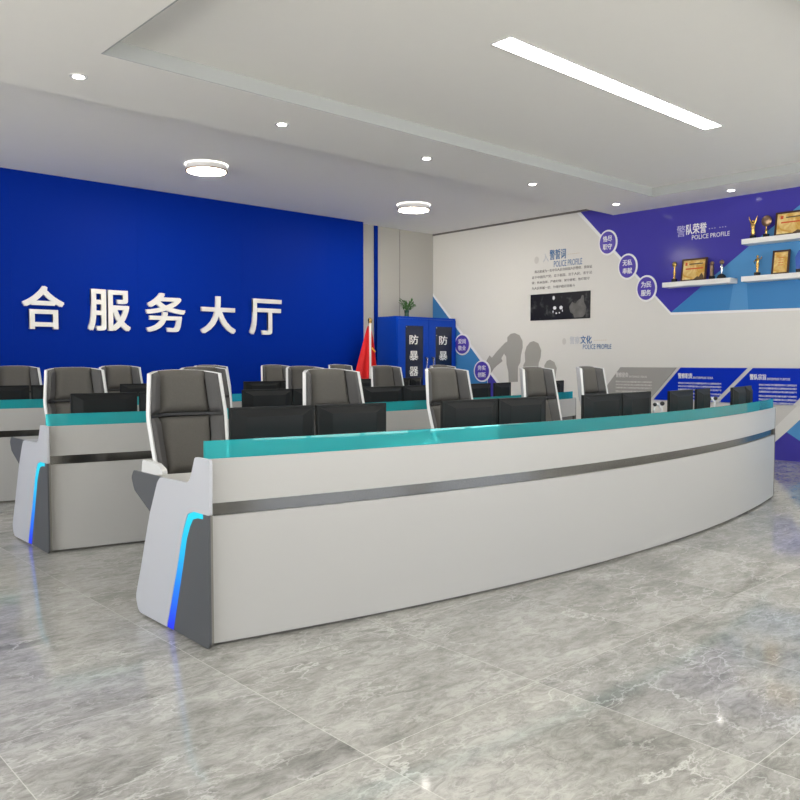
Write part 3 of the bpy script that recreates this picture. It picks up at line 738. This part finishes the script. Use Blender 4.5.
def make_desk(lab, y0, dx=0):
    t = thing('reception_desk', lab, 'desk', (4.42, 3.2+y0, 0), group='curved white reception desks in rows')
    def sh(pts, dy=0): return [((max(a, 2.918) if dy else a)+y0+dy, z) for a, z in pts]
    link('toe_kick', sweep(rect(.02, .05, 0, .02), y0=y0), M['taupe'], t)
    link('front_panel', sweep(rect(0, .03, .014, .550), y0=y0), M['desk_white'], t, smooth=True)
    link('metal_band', sweep(rect(.016, .04, .545, .610), y0=y0), M['steel'], t, smooth=True)
    link('upper_panel', sweep(rect(0, .05, .605, .790), y0=y0), M['desk_white'], t, smooth=True)
    link('inner_panel', sweep(rect(.04, .055, .02, .60), y0=y0), M['desk_white'], t)
    link('worktop', sweep(rect(.055, .475, .655, .675), x0=DX0, x1=DX1, y0=y0), M['desk_white'], t, smooth=True)
    link('glass_screen', sweep(rect(.004, .014, .7905, .866), x0=DX0-.004, x1=7.03, y0=y0), M['glass'], t, smooth=True)
    for s in (0, 1):
        if s == 0: X = lambda x: x
        else: X = lambda x: DX0+DX1-(DX0+(x-DX0)*.5)
        def pr(pts, a, b, dy=0.0):
            lo_, hi_ = sorted((X(a), X(b))); return nprism(sh(pts, dy), 'x', lo_, hi_)
        e = .02 if s else 0
        c = link('side_panel', pr(CORE, 1.6115, DX0-.0005, e), M['taupe'], t); c['_o'] = list(t['_o'])
        link('white_side_cover', pr(WHITE, 1.598, 1.611, e), M['desk_cool_lit'], c)
        link('dark_side_cover', pr(DARK, 1.601, 1.611, e), M['desk_dark'], c)
        link('led_strip', pr(LED, 1.600, 1.611, e), M['led'], c)
        link('rear_fin', pr(WING, 1.6115, 1.6215, e), M['desk_dark'], c)
    t.location.x += dx
    return t
make_desk('curved white reception desk with teal glass screen, the front one nearest the camera', 0)
make_desk('curved white reception desk in the middle row, its left end visible', PITCH, .085)
make_desk('curved white reception desk in the rear row, nearest the blue wall', 2*PITCH, .18)

# ------------------------------------------------------------------ monitors
def make_monitor(lab, loc, rz, w):
    t = thing('monitor', lab, 'monitor', loc, rz, 'black monitors seen from behind on the desks')
    H0, H1 = .055, .30                       # above the worktop
    def q(name, bm, m, sm=False): return link(name, bm, m, t, world=False, smooth=sm)
    bm = bmesh.new(); box(bm, -w/2, w/2, -.004, .018, H0, H1, bev=.003); q('housing', bm, M['monitor'])
    bm = bmesh.new()      # raised inner plate on the back, with sloped sides
    o = [(-w/2+.012, H0+.012), (w/2-.012, H0+.012), (w/2-.012, H1-.012), (-w/2+.012, H1-.012)]
    i_ = [(-w/2+.075, H0+.05), (w/2-.075, H0+.05), (w/2-.075, H1-.045), (-w/2+.075, H1-.045)]
    A = [bm.verts.new((x, -.004, z)) for x, z in o]; B = [bm.verts.new((x, -.030, z)) for x, z in i_]
    bm.faces.new(A[::-1]); bm.faces.new(B)
    for k in range(4): bm.faces.new((A[k], A[(k+1) % 4], B[(k+1) % 4], B[k]))
    q('back_cover', bm, M['monitor_in'])
    q('screen', nbox(-w/2+.008, w/2-.008, .018, .0195, H0+.012, H1-.008), M['screen'])
    q('stand_neck', nbox(-.025, .025, -.042, -.020, .008, .15, bev=.004), M['black'])
    bm = bmesh.new(); box(bm, -.08, .08, -.075, .045, .0005, .009, bev=.003); q('stand_base', bm, M['black'])
    return t
PAIRS = [((1.93, 2.37), (2.375, 2.79)), ((3.14, 3.565), (3.57, 3.99)), ((4.33, 4.79), (4.795, 5.20)), ((5.35, 5.78), (5.85, 6.15)), ((6.41, 6.79), (6.80, 7.04))]
SHIFT = [[0, 0, 0, 0, 0], [.04, .03, -.07, .12, .27], [0, 0, .10, .1, .1]]
OFF = [.42, .40, .37, .30, .20]
ROW = ['front', 'middle', 'rear']
ORD = ['first', 'second', 'third', 'fourth', 'fifth']
base_m = {}
for r in range(3):
    for i, pr_ in enumerate(PAIRS):
        for j, (a, b) in enumerate(pr_):
            x = (a+b)/2; w = b-a
            th = math.asin((x-AX)/AR)
            x += SHIFT[r][i]
            y = arc(x)+OFF[i]+r*PITCH
            w_ = .42 if i < 3 else (.44 if (i == 3 and j == 0) else .32)
            if i == 4: w_ = .31 if j == 0 else .18
            lab = 'black monitor, %s one of the %s pair from the left on the %s desk' % ('left' if j == 0 else 'right', ORD[i], ROW[r])
            key = round(w, 3)
            yy = y
            if key in base_m: dup(base_m[key], (x, yy, .6752), th, lab)
            else: base_m[key] = make_monitor(lab, (x, yy, .6752), th, w-.004)

# small white stands between the monitor pairs of the front desk
for k, (x, lab) in enumerate(((5.20, 'small white desk stand with black tips between third and fourth monitor pairs'), (6.24, 'small white desk stand with black tip between fourth and fifth monitor pairs'))):
    y = arc(x)+.32
    t = thing('desk_stand', lab, 'desk stand', (x, y, .6752))
    bm = bmesh.new(); lathe(bm, (x, y, .6755), [(.045, 0), (.045, .008), (.012, .014)], 20); link('base', bm, M['shell'], t, smooth=True)
    bm = bmesh.new()
    tube(bm, [(x, y, .685), (x-.02, y, .77), (x-.045, y, .84), (x-.02, y, .885), (x+.02, y, .885), (x+.045, y, .86)], .008, 8)
    tube(bm, [(x+.01, y, .685), (x+.03, y, .76), (x+.06, y, .80), (x+.065, y, .86)], .007, 8)
    link('bent_arm', bm, M['shell'], t, smooth=True)
    bm = bmesh.new(); ball(bm, (x-.045, y-.01, .885), .014); ball(bm, (x+.055, y-.01, .888), .016); link('tip', bm, M['black'], t, smooth=True)

# ------------------------------------------------------------------ chairs
def make_chair(lab):
    t = thing('office_chair', lab, 'chair', (0, 0, 0), 0, 'grey padded office chairs behind the desks')
    def q(name, bm, m, sm=True): return link(name, bm, m, t, world=False, smooth=sm)
    # backrest surface S(x, z) in chair space, front is -Y
    def hw(z): return .222+(.248-.222)*min(1, max(0, (1.14-z)/.27)) if z > .87 else .248-.02*(.87-z)/.32
    def yb(z): return .285-.040*(1.14-z)/.27 if z > .87 else .245-.085*((.87-z)/.32)**1.1
    def S(s, z):          # s in -1..1 across
        w = hw(z); a = abs(s); core = .66
        if a <= core: x = s*w; y = yb(z)-.012*(a/core)**2
        else:
            k = (a-core)/(1-core); x = math.copysign((core+(1-core)*k*.92)*w, s); y = yb(z)-.012-.080*k
        return Vector((x, y, z))
    def nrm(s, z):
        e = .01; a = S(min(1, s+e), z)-S(max(-1, s-e), z); b = S(s, z+e)-S(s, z-e)
        n = a.cross(b); n.normalize()
        return n if n.y < 0 else -n           # towards the sitter (-Y)
    def top(s): return 1.142-.022*abs(s)**3
    ss = [-1, -.97, -.9, -.8, -.7, -.66, -.6, -.4, -.2, 0, .2, .4, .6, .66, .7, .8, .9, .97, 1]
    zs = [i/16 for i in range(17)]
    bm = bmesh.new(); F, B = [], []
    for v in zs:
        rf, rb = [], []
        for s in ss:
            zz = .50+(top(s)-.50)*v
            p = S(s, zz); n = nrm(s, min(zz, 1.12)); rf.append(bm.verts.new(p+n*.004)); rb.append(bm.verts.new(p-n*.016))
        F.append(rf); B.append(rb)
    nz, ns = len(zs), len(ss)
    for i in range(nz-1):
        for k in range(ns-1):
            bm.faces.new((F[i][k], F[i][k+1], F[i+1][k+1], F[i+1][k])); bm.faces.new((B[i][k], B[i+1][k], B[i+1][k+1], B[i][k+1]))
    for i in range(nz-1):
        for k in (0, ns-1): bm.faces.new((F[i][k], F[i+1][k], B[i+1][k], B[i][k]))
    for k in range(ns-1):
        for i in (0, nz-1): bm.faces.new((F[i][k], B[i][k], B[i][k+1], F[i][k+1]))
    q('back_shell', bm, M['shell'])
    def pad(s0, s1, z0, z1, th, name, m, arch=False):
        bm = bmesh.new(); nu, nv = 14, 14; G = []; Q = []
        for i in range(nv+1):
            v = i/nv; g = []; h_ = []
            for k in range(nu+1):
                u = k/nu; s = s0+(s1-s0)*u
                zt = z1 if not arch else z1+(top(s)-1.142)
                z = z0+(zt-z0)*v
                ed = min(1, min(u, 1-u)*7)**.5*min(1, min(v, 1-v)*9)**.5
                p = S(s, z); n = nrm(s, min(z, 1.12))
                g.append(bm.verts.new(p+n*(.006+th*ed))); h_.append(bm.verts.new(p+n*.005))
            G.append(g); Q.append(h_)
        for i in range(nv):
            for k in range(nu):
                bm.faces.new((G[i][k], G[i][k+1], G[i+1][k+1], G[i+1][k])); bm.faces.new((Q[i][k], Q[i+1][k], Q[i+1][k+1], Q[i][k+1]))
        for i in range(nv):
            for k in (0, nu): bm.faces.new((G[i][k], G[i+1][k], Q[i+1][k], Q[i][k]))
        for k in range(nu):
            for i in (0, nv): bm.faces.new((G[i][k], Q[i][k], Q[i][k+1], G[i][k+1]))
        q(name, bm, m)
    pad(-.655, .655, .880, 1.14, .045, 'headrest_cushion', M['fabric'], True)
    pad(-.655, .655, .52, .864, .050, 'back_cushion', M['fabric'])
    pad(-.95, .95, .860, .884, .024, 'seam_strip', M['black'])
    for a, b in ((-.955, -.665), (.665, .955)):
        pad(a, b, .880, 1.136, .022, 'side_cushion', M['fabric_cool_lit'], True); pad(a, b, .53, .864, .022, 'side_cushion', M['fabric_cool_lit'])
    bm = bmesh.new(); box(bm, -.235, .235, -.25, .20, .40, .485, bev=.035); q('seat_cushion', bm, M['fabric'])
    bm = bmesh.new(); box(bm, -.245, .245, -.24, .24, .375, .405, bev=.012); q('seat_shell', bm, M['shell'])
    for s in (-1, 1):
        bm = bmesh.new(); pts = rounded([(-.14, .40), (-.16, .60), (-.06, .625), (.17, .625), (.20, .52), (.20, .40)], .03)
        lo_, hi_ = sorted((s*.246, s*.275)); prism(bm, pts, 'x', lo_, hi_); q('armrest', bm, M['shell'], False)
    bm = bmesh.new(); cyl(bm, (0, 0), .028, .10, .375, 16); cyl(bm, (0, 0), .05, .335, .375, 16); q('gas_column', bm, M['chrome'])
    bm = bmesh.new()
    for k in range(5):
        a = 2*PI*k/5+PI/2; tube(bm, [(0, 0, .11), (.14*math.cos(a), .14*math.sin(a), .10), (.25*math.cos(a), .25*math.sin(a), .07)], [.026, .02, .014], 8)
    q('base', bm, M['chrome'])
    for k in range(5):
        a = 2*PI*k/5+PI/2; bm = bmesh.new(); c = (.25*math.cos(a), .25*math.sin(a))
        vs0 = len(bm.verts); ball(bm, (c[0], c[1], .0302), .030, (1, .8, 1)); q('caster', bm, M['black'])
    return t
CH_X = [[2.255, 3.26, 4.32, 5.49, 6.49], [2.385, 3.47, 4.55, 5.66, 6.70], [2.57, 3.62, 4.72, 5.68, 6.88]]
side = ['at the left end seat', 'at the second seat from the left', 'at the centre seat', 'at the second seat from the right', 'at the right end seat']
ch0 = None
for r in range(3):
    for i, x in enumerate(CH_X[r]):
        lab = 'grey office chair %s behind the %s desk' % (side[i], ROW[r])
        loc = (x, 4.04+arc(x)-AY-.03+r*PITCH, 0); rz = math.asin((x-AX)/AR)*.6
        if ch0 is None: ch0 = make_chair(lab); ch0.location = loc; ch0.rotation_euler = (0, 0, rz)
        else: dup(ch0, loc, rz, lab)

for o in bpy.data.objects:
    if '_o' in o: del o['_o']

# ------------------------------------------------------------------ light and camera
w = bpy.data.worlds.new('daylight'); sc.world = w; w.use_nodes = True
nt = w.node_tree; bg = nt.nodes['Background']
tc = nt.nodes.new('ShaderNodeTexCoord'); sx = nt.nodes.new('ShaderNodeSeparateXYZ'); cr = nt.nodes.new('ShaderNodeValToRGB')
mr = nt.nodes.new('ShaderNodeMapRange'); mr.inputs[1].default_value = -1; mr.inputs[2].default_value = 1
nt.links.new(tc.outputs['Generated'], sx.inputs[0]); nt.links.new(sx.outputs['Z'], mr.inputs[0]); nt.links.new(mr.outputs[0], cr.inputs[0])
e = cr.color_ramp.elements      # bright lower half added to light the ceiling from below, hazy sky above
e[0].position = .485; e[0].color = (1.0, .97, .90, 1); e[1].position = .505; e[1].color = (.26, .29, .34, 1)
nt.links.new(cr.outputs[0], bg.inputs[0]); bg.inputs[1].default_value = 5.0

cam = bpy.data.cameras.new('camera'); co = bpy.data.objects.new('camera', cam); COL.objects.link(co); sc.camera = co
cam.sensor_width = 36; cam.lens = 36*800/800; cam.clip_start = .05
yaw = math.atan2(730, 801); pitch = math.atan(40/800)
co.location = (0, 0, 1.2); co.rotation_euler = (PI/2-pitch, 0, -yaw)
sc.view_settings.view_transform = 'Standard'; sc.view_settings.look = 'None'; sc.view_settings.gamma = 1
sc.view_settings.exposure = 0.78
sc.cycles.max_bounces = 10; sc.cycles.diffuse_bounces = 5; sc.cycles.transparent_max_bounces = 12
sc.cycles.sample_clamp_indirect = 4
sc.cycles.caustics_reflective = False; sc.cycles.caustics_refractive = False
